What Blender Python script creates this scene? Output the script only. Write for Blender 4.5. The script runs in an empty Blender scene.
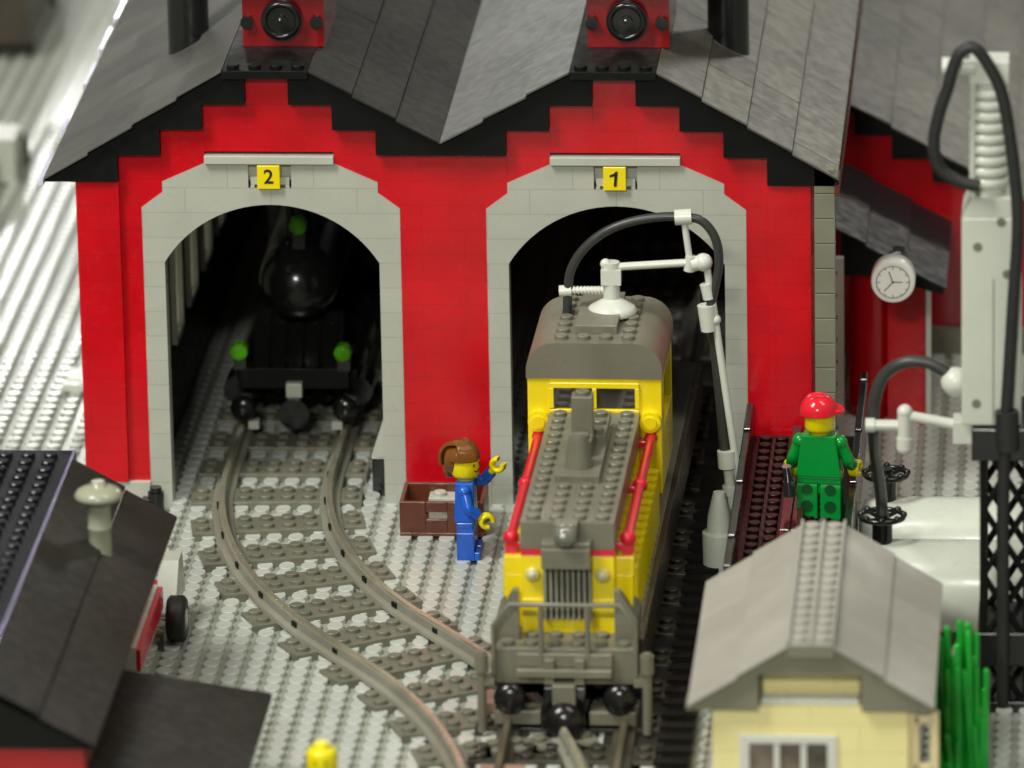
import bpy, math, random
from math import sin, cos, pi, radians
from mathutils import Vector, Matrix
random.seed(7)
scn = bpy.context.scene
col = scn.collection

# ---------------------------------------------------------------- materials
def mat(name, rgb, rough=0.28, var=0.05, coat=0.0, trans=0.0, metal=0.0, grime=0.0, bump=0.0,
        seams=None, spec=0.5, ior=1.5, rnd=0.0, tint=None):
    m = bpy.data.materials.new(name); m.use_nodes = True
    nt = m.node_tree; N = nt.nodes; L = nt.links
    b = N['Principled BSDF']
    b.inputs['Roughness'].default_value = rough
    b.inputs['Metallic'].default_value = metal
    b.inputs['IOR'].default_value = ior
    b.inputs['Specular IOR Level'].default_value = spec
    b.inputs['Coat Weight'].default_value = coat
    b.inputs['Transmission Weight'].default_value = trans
    tc = N.new('ShaderNodeTexCoord')
    n1 = N.new('ShaderNodeTexNoise'); n1.inputs['Scale'].default_value = 0.35; n1.inputs['Detail'].default_value = 6
    L.new(tc.outputs['Object'], n1.inputs['Vector'])
    mr = N.new('ShaderNodeMapRange')
    mr.inputs['From Min'].default_value = .3; mr.inputs['From Max'].default_value = .7
    mr.inputs['To Min'].default_value = 1 - var * 1.6; mr.inputs['To Max'].default_value = 1 + var
    L.new(n1.outputs['Fac'], mr.inputs['Value'])
    mul = N.new('ShaderNodeVectorMath'); mul.operation = 'SCALE'
    mul.inputs[0].default_value = rgb
    L.new(mr.outputs['Result'], mul.inputs['Scale'])
    out = mul.outputs['Vector']
    if rnd:
        at = N.new('ShaderNodeAttribute'); at.attribute_name = 'piece'
        mr2 = N.new('ShaderNodeMapRange'); mr2.inputs['To Min'].default_value = 1 - rnd; mr2.inputs['To Max'].default_value = 1 + rnd
        L.new(at.outputs['Fac'], mr2.inputs['Value'])
        m2 = N.new('ShaderNodeVectorMath'); m2.operation = 'SCALE'
        L.new(out, m2.inputs[0]); L.new(mr2.outputs['Result'], m2.inputs['Scale']); out = m2.outputs['Vector']
    if tint:
        n4 = N.new('ShaderNodeTexNoise'); n4.inputs['Scale'].default_value = 0.18; n4.inputs['Detail'].default_value = 3
        L.new(tc.outputs['Object'], n4.inputs['Vector'])
        r4 = N.new('ShaderNodeMapRange'); r4.inputs['From Min'].default_value = .48; r4.inputs['From Max'].default_value = .68
        L.new(n4.outputs['Fac'], r4.inputs['Value'])
        mx4 = N.new('ShaderNodeMix'); mx4.data_type = 'RGBA'
        mx4.inputs['B'].default_value = (*tint, 1)
        L.new(r4.outputs['Result'], mx4.inputs['Factor']); L.new(out, mx4.inputs['A']); out = mx4.outputs['Result']
    hgt = None
    if seams:
        # seams = (brick width, brick height, z offset, x offset) on the X/Z face of a wall
        sw, sh, oz, ox = seams
        mp = N.new('ShaderNodeMapping'); mp.vector_type = 'POINT'
        sx = N.new('ShaderNodeSeparateXYZ'); L.new(tc.outputs['Object'], sx.inputs[0])
        cx = N.new('ShaderNodeCombineXYZ')
        ad = N.new('ShaderNodeMath'); ad.operation = 'ADD'
        L.new(sx.outputs['X'], ad.inputs[0]); L.new(sx.outputs['Y'], ad.inputs[1])
        L.new(ad.outputs[0], cx.inputs['X']); L.new(sx.outputs['Z'], cx.inputs['Y'])
        L.new(cx.outputs[0], mp.inputs['Vector'])
        mp.inputs['Location'].default_value = (ox, oz, 0)
        br = N.new('ShaderNodeTexBrick')
        br.inputs['Scale'].default_value = 1.0
        br.inputs['Brick Width'].default_value = sw; br.inputs['Row Height'].default_value = sh
        br.inputs['Mortar Size'].default_value = 0.018; br.inputs['Mortar Smooth'].default_value = 0.3
        br.offset = 0.5
        br.inputs['Color1'].default_value = (1, 1, 1, 1); br.inputs['Color2'].default_value = (.96, .96, .96, 1)
        br.inputs['Mortar'].default_value = (.70, .69, .69, 1)
        L.new(mp.outputs['Vector'], br.inputs['Vector'])
        mx = N.new('ShaderNodeVectorMath'); mx.operation = 'MULTIPLY'
        L.new(out, mx.inputs[0]); L.new(br.outputs['Color'], mx.inputs[1]); out = mx.outputs['Vector']
        hgt = br.outputs['Fac']
    L.new(out, b.inputs['Base Color'])
    if coat: b.inputs['Coat Roughness'].default_value = .08
    # smudges in the gloss
    n2 = N.new('ShaderNodeTexNoise'); n2.inputs['Scale'].default_value = 1.7; n2.inputs['Detail'].default_value = 5
    L.new(tc.outputs['Object'], n2.inputs['Vector'])
    m3 = N.new('ShaderNodeMapRange'); m3.inputs['From Min'].default_value = .3; m3.inputs['From Max'].default_value = .7
    m3.inputs['To Min'].default_value = max(.03, rough * .8); m3.inputs['To Max'].default_value = min(1, rough * 1.25)
    L.new(n2.outputs['Fac'], m3.inputs['Value']); L.new(m3.outputs['Result'], b.inputs['Roughness'])
    if bump or hgt:
        bp = N.new('ShaderNodeBump'); bp.inputs['Distance'].default_value = .05
        if hgt is not None:
            inv = N.new('ShaderNodeMath'); inv.operation = 'SUBTRACT'; inv.inputs[0].default_value = 1
            L.new(hgt, inv.inputs[1]); L.new(inv.outputs[0], bp.inputs['Height']); bp.inputs['Strength'].default_value = .15
        else:
            n3 = N.new('ShaderNodeTexNoise'); n3.inputs['Scale'].default_value = bump; n3.inputs['Detail'].default_value = 3
            L.new(tc.outputs['Object'], n3.inputs['Vector']); L.new(n3.outputs['Fac'], bp.inputs['Height'])
            bp.inputs['Strength'].default_value = .12
        L.new(bp.outputs['Normal'], b.inputs['Normal'])
    return m

RED = (.58, .003, .010)
M = dict(
 red=mat('red_plastic', RED, .22, .10),
 red_wall=mat('red_brick_wall', RED, .24, .10, seams=(4, 1.2, -.4, 0)),
 red_vent=mat('red_vent_plastic', (.25, .004, .006), .2, .1),
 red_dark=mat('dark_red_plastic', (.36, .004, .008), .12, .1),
 red_trim=mat('red_handrail', (.66, .01, .03), .2, .04),
 grey=mat('light_grey_plastic', (.43, .45, .385), .3, .04, seams=(4, 1.2, -.0, 1)),
 greyp=mat('light_grey_plain', (.46, .48, .41), .3, .04),
 base=mat('baseplate_shaded_grey', (.30, .315, .265), .3, .06),  # same plastic as the studs, darkened for the shade between them
 stud=mat('baseplate_stud', (.47, .50, .46), .2, .06, tint=(.46, .475, .42)),
 platform=mat('pale_plate', (.42, .44, .39), .11, .05),
 white=mat('white_plastic', (.61, .63, .56), .25, .03),
 offwhite=mat('aged_white_plastic', (.54, .57, .49), .3, .04),
 dgrey=mat('dark_grey_plastic', (.165, .158, .115), .32, .08),
 gbar=mat('grille_bar_grey', (.24, .235, .18), .3, .05),
 dgrey2=mat('track_grey_plastic', (.165, .165, .125), .35, .12, tint=(.155, .146, .108)),
 railm=mat('metal_rail', (.60, .56, .42), .28, .15, metal=.7),
 railside=mat('rail_web', (.24, .24, .19), .35, .12, tint=(.20, .185, .145)),
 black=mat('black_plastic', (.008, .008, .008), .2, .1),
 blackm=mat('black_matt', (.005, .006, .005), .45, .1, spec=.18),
 roofg=mat('roof_grey_sheen', (.112, .112, .104), .42, .12, bump=22, rnd=.16),  # black bricks; grey sheen of the left slopes put into the colour
 roofr=mat('roof_streaked_sheen', (.092, .086, .066), .42, .18, bump=22, rnd=.28),  # black bricks; warm sheen and dirt streaks put into the colour
 roofb=mat('roof_black_textured', (.017, .0155, .012), .5, .15, bump=14, rnd=.25, spec=.3),
 roofl=mat('roof_grey_textured', (.37, .355, .31), .4, .05, bump=14, rnd=.06),
 trimg=mat('grey_gable_brick', (.185, .18, .125), .4, .05),
 yellow=mat('yellow_plastic', (.86, .68, .004), .25, .04),
 skin=mat('yellow_figure', (.80, .68, .002), .25, .03),
 tan=mat('tan_plastic', (.86, .77, .36), .3, .03, seams=(4, 1.2, .05, 0)),
 tanp=mat('tan_plain', (.72, .60, .34), .3, .03),
 blue=mat('blue_plastic', (.012, .10, .55), .25, .04),
 green=mat('green_plastic', (.0, .26, .035), .22, .04),
 leaf=mat('green_stalks', (.004, .42, .03), .12, .25, trans=.15),
 brown=mat('reddish_brown_plastic', (.105, .027, .011), .3, .12),
 hair=mat('brown_hair', (.21, .075, .016), .2, .2),
 maroon=mat('dark_maroon_plastic', (.012, .005, .004), .3, .2, spec=.2),
 maroon2=mat('maroon_tile', (.05, .01, .011), .1, .1, spec=.4),
 helmet=mat('red_cap', (.72, .015, .03), .15, .03),
 rail_shaded=mat('shaded_rail_web', (.06, .055, .04), .35, .3),  # rail web copy, darkened for the shade around the locomotive
 railhead_shaded=mat('shaded_rail_head', (.20, .17, .11), .35, .3, metal=.6),  # rail head copy, darkened for the same shade
 rubber=mat('black_rubber', (.014, .014, .014), .5, .1),
 hose=mat('grey_black_hose', (.035, .037, .034), .35, .1),
 chrome=mat('dark_chrome', (.2, .2, .2), .12, .1, metal=.9),
 clear=mat('clear_lens', (.97, .97, .92), .03, .0, trans=1.0, ior=1.3),
 amberlens=mat('lens_over_yellow', (.85, .76, .25), .05, .05, trans=.3, coat=.6),
 greylens=mat('clear_round_lens', (.55, .56, .48), .03, .5, trans=.75, coat=.6),
 gclear=mat('green_lens', (.25, .85, .03), .05, .4, trans=.6, ior=1.3),
 glass=mat('smoky_pane', (.05, .045, .04), .08, .1),
 pane=mat('brown_pane', (.22, .17, .12), .12, .5),  # brownish cottage panes with uneven tone
 face=mat('clock_face', (.98, .97, .90), .35, .02),
 ink=mat('black_print', (.01, .01, .01), .4, .0),
 junk=mat('brown_grey_clutter', (.05, .04, .03), .4, .3),
)
# milky window pane that daylight comes through
mm = bpy.data.materials.new('milky_pane'); mm.use_nodes = True
_n = mm.node_tree.nodes; _l = mm.node_tree.links
_d = _n.new('ShaderNodeBsdfTranslucent'); _d.inputs['Color'].default_value = (.95, .93, .85, 1)
_mx = _n.new('ShaderNodeMixShader'); _mx.inputs['Fac'].default_value = .7
_l.new(_n['Principled BSDF'].outputs[0], _mx.inputs[1]); _l.new(_d.outputs[0], _mx.inputs[2])
_l.new(_mx.outputs[0], _n['Material Output'].inputs['Surface']); _n['Principled BSDF'].inputs['Base Color'].default_value = (.7, .68, .6, 1)
M['milky'] = mm

# ---------------------------------------------------------------- mesh builder
class MB:
    def __init__(s): s.v = []; s.f = []; s.sm = []; s.pc = []; s.piece = .5
    def add(s, vs, fs, smooth=False):
        o = len(s.v); s.v += [tuple(p) for p in vs]
        for f in fs: s.f.append(tuple(i + o for i in f)); s.sm.append(smooth); s.pc.append(s.piece)
        return s
    def box(s, x0, x1, y0, y1, z0, z1):
        return s.add([(x0,y0,z0),(x1,y0,z0),(x1,y1,z0),(x0,y1,z0),(x0,y0,z1),(x1,y0,z1),(x1,y1,z1),(x0,y1,z1)],
              [(0,3,2,1),(4,5,6,7),(0,1,5,4),(1,2,6,5),(2,3,7,6),(3,0,4,7)])
    def hexa(s, p): # 8 points, bottom ring then top ring
        return s.add(p, [(0,3,2,1),(4,5,6,7),(0,1,5,4),(1,2,6,5),(2,3,7,6),(3,0,4,7)])
    def prism(s, poly, ax, a, b, smooth=False):
        """poly of (x,z) extruded along y / (y,z) along x / (x,y) along z"""
        def P(u, w, t): return {'y': (u, t, w), 'x': (t, u, w), 'z': (u, w, t)}[ax]
        n = len(poly)
        vs = [P(u, w, a) for u, w in poly] + [P(u, w, b) for u, w in poly]
        fs = [tuple(range(n)), tuple(range(2*n-1, n-1, -1))]
        s.add(vs, fs)
        s.add(vs, [(i, i+n, (i+1) % n + n, (i+1) % n) for i in range(n)], smooth)
        return s
    def cyl(s, p0, p1, r0, r1=None, n=16, cap=True):
        r1 = r0 if r1 is None else r1
        p0 = Vector(p0); p1 = Vector(p1); d = (p1-p0).normalized()
        a = Vector((0,0,1)) if abs(d.z) < .9 else Vector((1,0,0))
        u = d.cross(a).normalized(); w = d.cross(u)
        vs = [p0 + (u*cos(2*pi*i/n) + w*sin(2*pi*i/n))*r0 for i in range(n)] + [p1 + (u*cos(2*pi*i/n) + w*sin(2*pi*i/n))*r1 for i in range(n)]
        s.add(vs, [(i, (i+1) % n, (i+1) % n+n, i+n) for i in range(n)], True)
        if cap: s.add(vs, [tuple(range(n-1, -1, -1)), tuple(range(n, 2*n))])
        return s
    def stud(s, x, y, z, r=.3, h=.2, n=12, ry=1.0):
        vs = [(x+r*cos(2*pi*i/n), y+r*ry*sin(2*pi*i/n), z) for i in range(n)]
        vs += [(x+r*cos(2*pi*i/n), y+r*ry*sin(2*pi*i/n), z+h*.85) for i in range(n)]
        vs += [(x+r*.92*cos(2*pi*i/n), y+r*ry*.92*sin(2*pi*i/n), z+h) for i in range(n)]
        fs = [(i, (i+1) % n, (i+1) % n+n, i+n) for i in range(n)] 
        s.add(vs, fs, True)
        s.add(vs[n:], [(i, (i+1) % n, (i+1) % n+n, i+n) for i in range(n)] + [tuple(range(n, 2*n))])
        return s
    def studs(s, xs, ys, z, **k):
        for x in xs:
            for y in ys: s.stud(x, y, z, **k)
        return s
    def tube(s, pts, r, n=10, sub=6, cap=True):
        P = [Vector(p) for p in pts]
        if sub > 1 and len(P) > 2:
            Q = []
            for i in range(len(P)-1):
                a = P[max(i-1, 0)]; b = P[i]; c = P[i+1]; d = P[min(i+2, len(P)-1)]
                for k in range(sub):
                    t = k/sub
                    Q.append(.5*((2*b) + (c-a)*t + (2*a-5*b+4*c-d)*t*t + (3*b-a-3*c+d)*t**3))
            Q.append(P[-1]); P = Q
        up = None; rings = []
        for i, p in enumerate(P):
            d = (P[min(i+1, len(P)-1)] - P[max(i-1, 0)]).normalized()
            if up is None:
                up = d.cross(Vector((0,1,0)) if abs(d.y) < .9 else Vector((1,0,0))).normalized()
            up = (up - d*up.dot(d)).normalized(); w = d.cross(up)
            rings.append([p + (up*cos(2*pi*k/n) + w*sin(2*pi*k/n))*r for k in range(n)])
        vs = [q for rg in rings for q in rg]; m = len(rings)
        s.add(vs, [(i*n+k, i*n+(k+1) % n, (i+1)*n+(k+1) % n, (i+1)*n+k) for i in range(m-1) for k in range(n)], True)
        if cap: s.add(vs, [tuple(range(n-1, -1, -1)), tuple(range((m-1)*n, m*n))])
        return s
    def lathe(s, prof, c, ax='z', n=24):
        """prof: list of (r, h); sign of h along the axis"""
        c = Vector(c); vs = []
        for r, h in prof:
            for i in range(n):
                a = 2*pi*i/n
                vs.append(c + Vector({'z': (r*cos(a), r*sin(a), h), 'y': (r*cos(a), h, r*sin(a)), 'x': (h, r*cos(a), r*sin(a))}[ax]))
        m = len(prof)
        s.add(vs, [(j*n+i, j*n+(i+1) % n, (j+1)*n+(i+1) % n, (j+1)*n+i) for j in range(m-1) for i in range(n)], True)
        s.add(vs, [tuple(range(n-1, -1, -1)), tuple(range((m-1)*n, m*n))])
        return s
    def ball(s, c, r, sx=1, sy=1, sz=1, n=20, m=12, lo=0, hi=1):
        vs = []; fs = []
        for j in range(m+1):
            t = pi*(lo + (hi-lo)*j/m)
            for i in range(n):
                a = 2*pi*i/n
                vs.append((c[0]+r*sx*sin(t)*cos(a), c[1]+r*sy*sin(t)*sin(a), c[2]+r*sz*cos(t)))
        for j in range(m):
            for i in range(n): fs.append((j*n+i, (j+1)*n+i, (j+1)*n+(i+1) % n, j*n+(i+1) % n))
        return s.add(vs, fs, True)
    def torus(s, c, R, r, ax='z', n=24, m=8):
        vs = []
        for i in range(n):
            a = 2*pi*i/n
            for k in range(m):
                b = 2*pi*k/m; q = R + r*cos(b); h = r*sin(b)
                p = {'z': (q*cos(a), q*sin(a), h), 'y': (q*cos(a), h, q*sin(a)), 'x': (h, q*cos(a), q*sin(a))}[ax]
                vs.append((c[0]+p[0], c[1]+p[1], c[2]+p[2]))
        return s.add(vs, [(i*m+k, i*m+(k+1) % m, ((i+1) % n)*m+(k+1) % m, ((i+1) % n)*m+k) for i in range(n) for k in range(m)], True)
    def build(s, name, m, parent=None, bev=0.0, label=None):
        me = bpy.data.meshes.new(name)
        me.from_pydata(s.v, [], s.f)
        me.polygons.foreach_set('use_smooth', s.sm)
        at = me.attributes.new('piece', 'FLOAT', 'FACE'); at.data.foreach_set('value', s.pc)
        me.materials.append(M[m] if isinstance(m, str) else m)
        me.update()
        import bmesh
        bm = bmesh.new(); bm.from_mesh(me)
        if not len(me.vertices) > 60000:
            bmesh.ops.recalc_face_normals(bm, faces=bm.faces)
        bm.to_mesh(me); bm.free()
        o = bpy.data.objects.new(name, me); col.objects.link(o)
        if parent is not None: o.parent = parent
        if bev:
            b = o.modifiers.new('edge', 'BEVEL'); b.width = bev; b.segments = 2; b.limit_method = 'ANGLE'; b.angle_limit = radians(40)
        if label: o['label'] = label
        return o

def thing(name, label, cat, loc=(0,0,0), rz=0, group=None):
    o = bpy.data.objects.new(name, None); col.objects.link(o); o.empty_display_size = .5
    o.location = loc; o.rotation_euler = (0, 0, rz); o['label'] = label; o['category'] = cat
    if group: o['group'] = group
    return o
def tag(o, label, cat, group=None):
    o['label'] = label; o['category'] = cat
    if group: o['group'] = group
    return o
def structure(o): o['kind'] = 'structure'; return o
def off(pts, o): return [(p[0]-o[0], p[1]-o[1], p[2]-o[2]) for p in pts]
def frange(a, b, s=1.0):
    r = []; x = a
    while x < b - 1e-6: r.append(x); x += s
    return r

# ================================================================ GROUND
g = MB().add([(-160,-160,0),(200,-160,0),(200,300,0),(-160,300,0)], [(0,1,2,3)])
g.build('ground', 'base')
structure(bpy.data.objects['ground'])
def stud_field(name, cells, z, m):
    b = MB()
    for x, y, n in cells: b.stud(x, y, z, r=.375 if x > 0 or y < 0 else .34, h=.24, n=n, ry=1.33 if x > 0 or y < 0 else 1.0)
    return b.build(name, m)
cells = []
for ix in range(-20, 50):
    for iy in range(-56, 112):
        x = ix + .28; y = iy + .25
        if 3 < x < 31 and y > 44: continue
        if 31 < x and y > 30: continue
        if x < -12 and y < 20: continue
        if x > 46: continue
        if -6.3 < x < 7 and -50 < y < -23: continue
        if -10.3 < x and x < 4 and y > 63: continue
        if x < 0 and y > 95: continue
        cells.append((x, y, 14 if y < 15 else 8))
for nm, cc, mt in (('ground', [c for c in cells if not (c[0] < 0 and c[1] > 0)], 'stud'), ('yard', [c for c in cells if c[0] < 0 and c[1] > 0], 'platform')):
    structure(stud_field(nm, cc, 0.0, mt))

# ================================================================ ENGINE SHED
shed = thing('engine_shed', 'red two-bay engine shed with grey arches, black stepped gables and doorways numbered 2 and 1', 'engine shed')
def arch_outline(c, sign=1):
    """outer outline of the grey door surround"""
    return [(c-6,0),(c-6,14.65),(c-5,15.4),(c-5,15.9),(c-3,16.8),(c-3,17.35),(c+3,17.35),(c+3,16.8),(c+5,15.9),(c+5,15.4),(c+6,14.65),(c+6,0)]
BASEZ = 1.3
out = [(2,BASEZ),(2,17.3),(4,17.3),(4,18.55),(6,18.55),(6,19.75),(8,19.75),(8,21.0),(10,21.0),(10,19.75),(12,19.75),(12,18.55),(14,18.55),(14,17.35),
       (20,17.35),(20,18.55),(22,18.55),(22,19.75),(24,19.75),(24,21.0),(26,21.0),(26,19.75),(28,19.75),(28,18.55),(30,18.55),(30,17.3),(32,17.3),(32,BASEZ)]
def frame_gap(c): return [(c+6,BASEZ)] + [p for p in reversed(arch_outline(c)) if p[1] > 1] + [(c-6,BASEZ)]
poly = out + frame_gap(25) + frame_gap(9)
w = MB().prism(poly, 'y', 0.0, 1.0)
w.build('front_wall', 'red_wall', shed)
w = MB().box(0, 2, -.35, 1.4, BASEZ, 16.0); w.build('corner_pier', 'red_wall', shed, .03)
w = MB().box(32, 34, -.35, 1.4, BASEZ, 15.95); w.build('corner_pier', 'red_wall', shed, .03)
for q in ((0, 3, -.25), (15, 19, -.05), (31, 34, -.25)): MB().box(q[0], q[1], q[2], 1.2, 0, BASEZ).build('base_course', 'greyp', shed, .02)
# arches
for c, ch in ((9, '2'), (25, '1')):
    R = (25 + 2.8**2) / 5.6; zc = 14.8 - R
    arc = []
    a0 = math.asin(5/R)
    for i in range(29):
        a = a0 - 2*a0*i/28
        arc.append((c + R*sin(a), zc + R*cos(a)))
    pl = [(c-6,0),(c-6,14.65),(c-5,15.4),(c-5,15.6),(c+5,15.6),(c+5,15.4),(c+6,14.65),(c+6,0),(c+5,0)] + arc + [(c-5,0)]
    b = MB().prism(pl, 'y', -.03, 1.0)
    b.prism([(c-5,15.6),(c-5,15.9),(c-3,16.8),(c-1,16.8),(c-1,15.6)], 'y', -.03, 1.0)
    b.prism([(c+5,15.6),(c+1,15.6),(c+1,16.8),(c+3,16.8),(c+5,15.9)], 'y', -.03, 1.0)
    b.box(c-1, c+1, .35, 1.0, 15.6, 16.8)
    fr = b.build('door_surround', 'grey', shed)
    MB().box(c-3, c+3, -.28, 1.0, 16.803, 17.2).build('cap_strip', 'greyp', fr, .03)
    MB().box(c-.9, c+.9, .05, .34, 15.75, 16.1).box(c-.98, c-.72, 0.0, .34, 15.61, 15.74).box(c+.72, c+.98, 0.0, .34, 15.61, 15.74).build('bracket', 'greyp', fr)
    MB().box(c-.98, c-.90, -.0, .343, 15.62, 15.9).box(c+.90, c+.98, -.0, .343, 15.62, 15.9).build('shadow_gap', 'blackm', fr)
    pt = MB().box(c-.55, c+.5, -.30, .3, 15.63, 16.76).build('number_plate', 'yellow', fr, .03)
    if ch == '1':
        d = MB().prism([(-.02,-.36),(.12,-.36),(.12,.36),(.02,.36),(-.06,.25),(-.24,.16),(-.24,.06),(-.02,.12)], 'y', -.012, .012).build('digit', 'ink', shed)
        d.location = (c-.02, -.312, 16.2); d.rotation_euler = (0, radians(5), 0); d['label'] = 'black printed numeral 1'
        continue
    cu = bpy.data.curves.new('digit', 'FONT'); cu.body = ch; cu.size = .95; cu.align_x = 'CENTER'; cu.align_y = 'CENTER'; cu.extrude = .01; cu.offset = .012
    to = bpy.data.objects.new('tmp', cu); col.objects.link(to)
    dg = bpy.context.evaluated_depsgraph_get()
    me = bpy.data.meshes.new_from_object(to.evaluated_get(dg)); bpy.data.objects.remove(to)
    me.materials.clear(); me.materials.append(M['ink'])
    d = bpy.data.objects.new('digit', me); col.objects.link(d)
    d.rotation_euler = (pi/2, 0, 0); d.location = (c-.02, -.312, 16.2)
    for vtx in me.vertices: pass
    d.parent = shed
    d['label'] = 'black printed numeral ' + ch
# black stepped trim under the roofs
SL = .63
def roofz(x):
    if x <= 7: return 21.5 - SL*(7-x)
    if x <= 11: return 21.5
    if x <= 17: return 21.5 - .583*(x-11)
    if x <= 23: return 18.0 + .583*(x-17)
    if x <= 27: return 21.5
    return 21.5 - .622*(x-27)
T = .10
tp = [(-1.4,16.02),(2,16.02),(2,17.3),(4,17.3),(4,18.55),(6,18.55),(6,19.75),(8,19.75),(8,21.0),(10,21.0),(10,19.75),(12,19.75),(12,18.55),(14,18.55),(14,17.35),
      (20,17.35),(20,18.55),(22,18.55),(22,19.75),(24,19.75),(24,21.0),(26,21.0),(26,19.75),(28,19.75),(28,18.55),(30,18.55),(30,17.3),(32,17.3),(32,15.97),(35.3,15.97),
      (35.3,roofz(35.3)-T),(27,21.5-T),(23,21.5-T),(17,18.0-T),(11,21.5-T),(7,21.5-T),(-1.4,roofz(-1.4)-T)]
MB().prism(tp, 'y', -.55, 1.02).build('gable_trim', 'blackm', shed)
# roof slopes of separate textured slope bricks
def slope(name, xa, xb, za, zb, y0, y1, parent, m, rows, blen=4, lip=.13, jit=.012, seed=1, thick=.11):
    """rows from the ridge edge xa/za down to the eave xb/zb"""
    rr = random.Random(seed); b = MB()
    for i in range(rows):
        f0 = i/rows; f1 = (i+1)/rows
        x0 = xa + (xb-xa)*f0; x1 = xa + (xb-xa)*f1; z0 = za + (zb-za)*f0; z1 = za + (zb-za)*f1
        y = y0 - (0 if i % 2 == 0 else 0)
        first = True
        while y < y1 - .01:
            L_ = blen if not first or i % 2 == 0 else blen/2
            first = False
            ye = min(y + L_, y1); g_ = .007
            b.piece = rr.random()
            j = [rr.uniform(-jit, jit) for _ in range(3)]
            lp = lip
            zz = [z0 + j[0], z0 + j[1], z1 + lp + j[2] + (j[1]-j[0]), z1 + lp + j[2]]
            P = [(x0, y+g_), (x0, ye-g_), (x1, ye-g_), (x1, y+g_)]
            b.add([(p[0], p[1], q-thick) for p, q in zip(P, zz)] + [(p[0], p[1], q) for p, q in zip(P, zz)],
                  [(0,3,2,1),(4,5,6,7),(0,1,5,4),(1,2,6,5),(2,3,7,6),(3,0,4,7)])
            y = ye
    return b.build(name, m, parent, .015)
YB = 60
slope('roof_slope', 7, -1.4, 21.5, roofz(-1.4), -1, YB, shed, 'roofg', 4, seed=1)
slope('roof_slope', 11, 17, 21.5, 18.0, -1, YB, shed, 'roofb', 3, seed=2)
slope('roof_slope', 23, 17, 21.5, 18.0, -1, YB, shed, 'roofg', 3, seed=3)
slope('roof_slope', 27, 35.25, 21.5, roofz(35.25), -1, YB, shed, 'roofr', 4, seed=4, jit=.012)
k = 0; y = -1.0; me_ = mat('eave_highlight_violet', (.62, .60, .78), .08, .05)  # pale violet slabs along the left eave paint its broken highlights
rr0 = random.Random(5)
while y < YB:
    l_ = rr0.choice((2, 4, 4, 6)); 
    if k % 2 == 0: MB().box(-1.62, -1.40, y, min(y+l_, YB), 15.95, 16.28 + .05*(k % 4)).build('eave_highlight', me_, shed, .03)
    y += l_; k += 1
# side fascia under the right eave
MB().box(35.1, 35.32, -.9, YB, 15.6, 16.05).build('eave_board', 'brown', shed)
for c in (9, 25):
    b = MB().box(c-1.98, c+1.98, -1, YB, 21.1, 21.48)
    b.studs([c-1.5, c-.5, c+.5, c+1.5], [-.5], 21.48)
    b.build('ridge_plate', 'blackm', shed, .02)
    # little ventilator on the ridge
    cv = c; c = c + .42
    v = MB().box(c-1.85, c+1.95, 3.2, 9, 21.48, 24.2).build('ventilator', 'red_vent', shed, .02)
    MB().box(c-3.1, c+3.3, 2.6, 9.6, 24.22, 24.65).build('ventilator_roof', 'blackm', v, .03)
    q = MB().cyl((c, 3.21, 22.85), (c, 2.75, 22.85), .95, n=28).cyl((c-1.62, 3.21, 22.7), (c-1.62, 2.9, 22.7), .3).cyl((c+1.6, 3.21, 22.7), (c+1.6, 2.9, 22.7), .3)
    q.torus((c, 2.75, 22.85), .78, .14, 'y'); q.cyl((c, 2.75, 22.85), (c, 2.6, 22.85), .28)
    q.build('round_vent', 'black', v)
    MB().ball((c-.02, 2.56, 22.93), .12).build('vent_hub', 'chrome', v)
for x, y in ((4.2, 10), (29.75, 10)):
    zb = roofz(x) - 1.0
    b = MB()
    b.cyl((x, y, zb-.4), (x, y, zb+7.2), .98, n=32)
    b.build('chimney', 'black', shed)
# side and back walls, floor left open
b = MB().box(33, 34, 1.4, YB, 0, 15.6).box(2, 34, YB-1, YB, 0, 17)
b.build('side_wall', 'red_wall', shed)
b = MB().box(2.0, 3.0, 1.4, YB-1, 12.2, 16).box(2.0, 3.0, 1.4, YB-1, 0, 4.9)
yy = 9.5
b.box(2.0, 3.0, 1.4, yy, 4.9, 12.2)
wins = []
while yy < 56:
    wins.append((yy, yy+3.0)); b.box(2.0, 3.0, yy+3.0, min(yy+6, YB-1), 4.9, 12.2); yy += 6
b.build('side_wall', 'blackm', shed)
for a, c_ in wins:
    fr = MB().box(2.2, 3.25, a, a+.25, 4.9, 12.2).box(2.2, 3.25, c_-.25, c_, 4.9, 12.2).box(2.2, 3.25, a+.25, c_-.25, 4.9, 5.2).box(2.2, 3.25, a+.25, c_-.25, 11.9, 12.2).build('window', 'white', shed)
    MB().box(2.9, 3.0, a+.25, c_-.25, 5.2, 11.9).build('pane', 'milky', fr)
# black trusses inside carry the valley
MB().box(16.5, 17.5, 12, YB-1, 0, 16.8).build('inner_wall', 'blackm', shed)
# grey drainpipe of round bricks
b = MB()
z = 0
while z < 15.7:
    b.box(34.16, 35.1, -.55, .38, z+.02, z+1.18).box(34.24, 35.02, -.47, .3, z-.02, z+.02); z += 1.2
b.build('drainpipe', mat('pipe_grey', (.20, .20, .145), .35, .1), shed, .13)
# lever box by the right jamb of bay two
b = thing('lever_box', 'small pale sloping lever box on a black foot inside the doorway numbered 2', 'lever box', (13.8, 2.6, 0))
MB().box(-.55, .6, -.9, .9, 0, 1.9).build('foot', 'black', b, .03)
MB().hexa([(-.6,-.9,1.9),(.6,-.9,1.9),(.6,.9,1.9),(-.6,.9,1.9),(.1,-.7,4.0),(.6,-.7,4.0),(.6,.9,4.0),(.1,.9,4.0)]).build('cover', 'greyp', b, .03)

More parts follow.
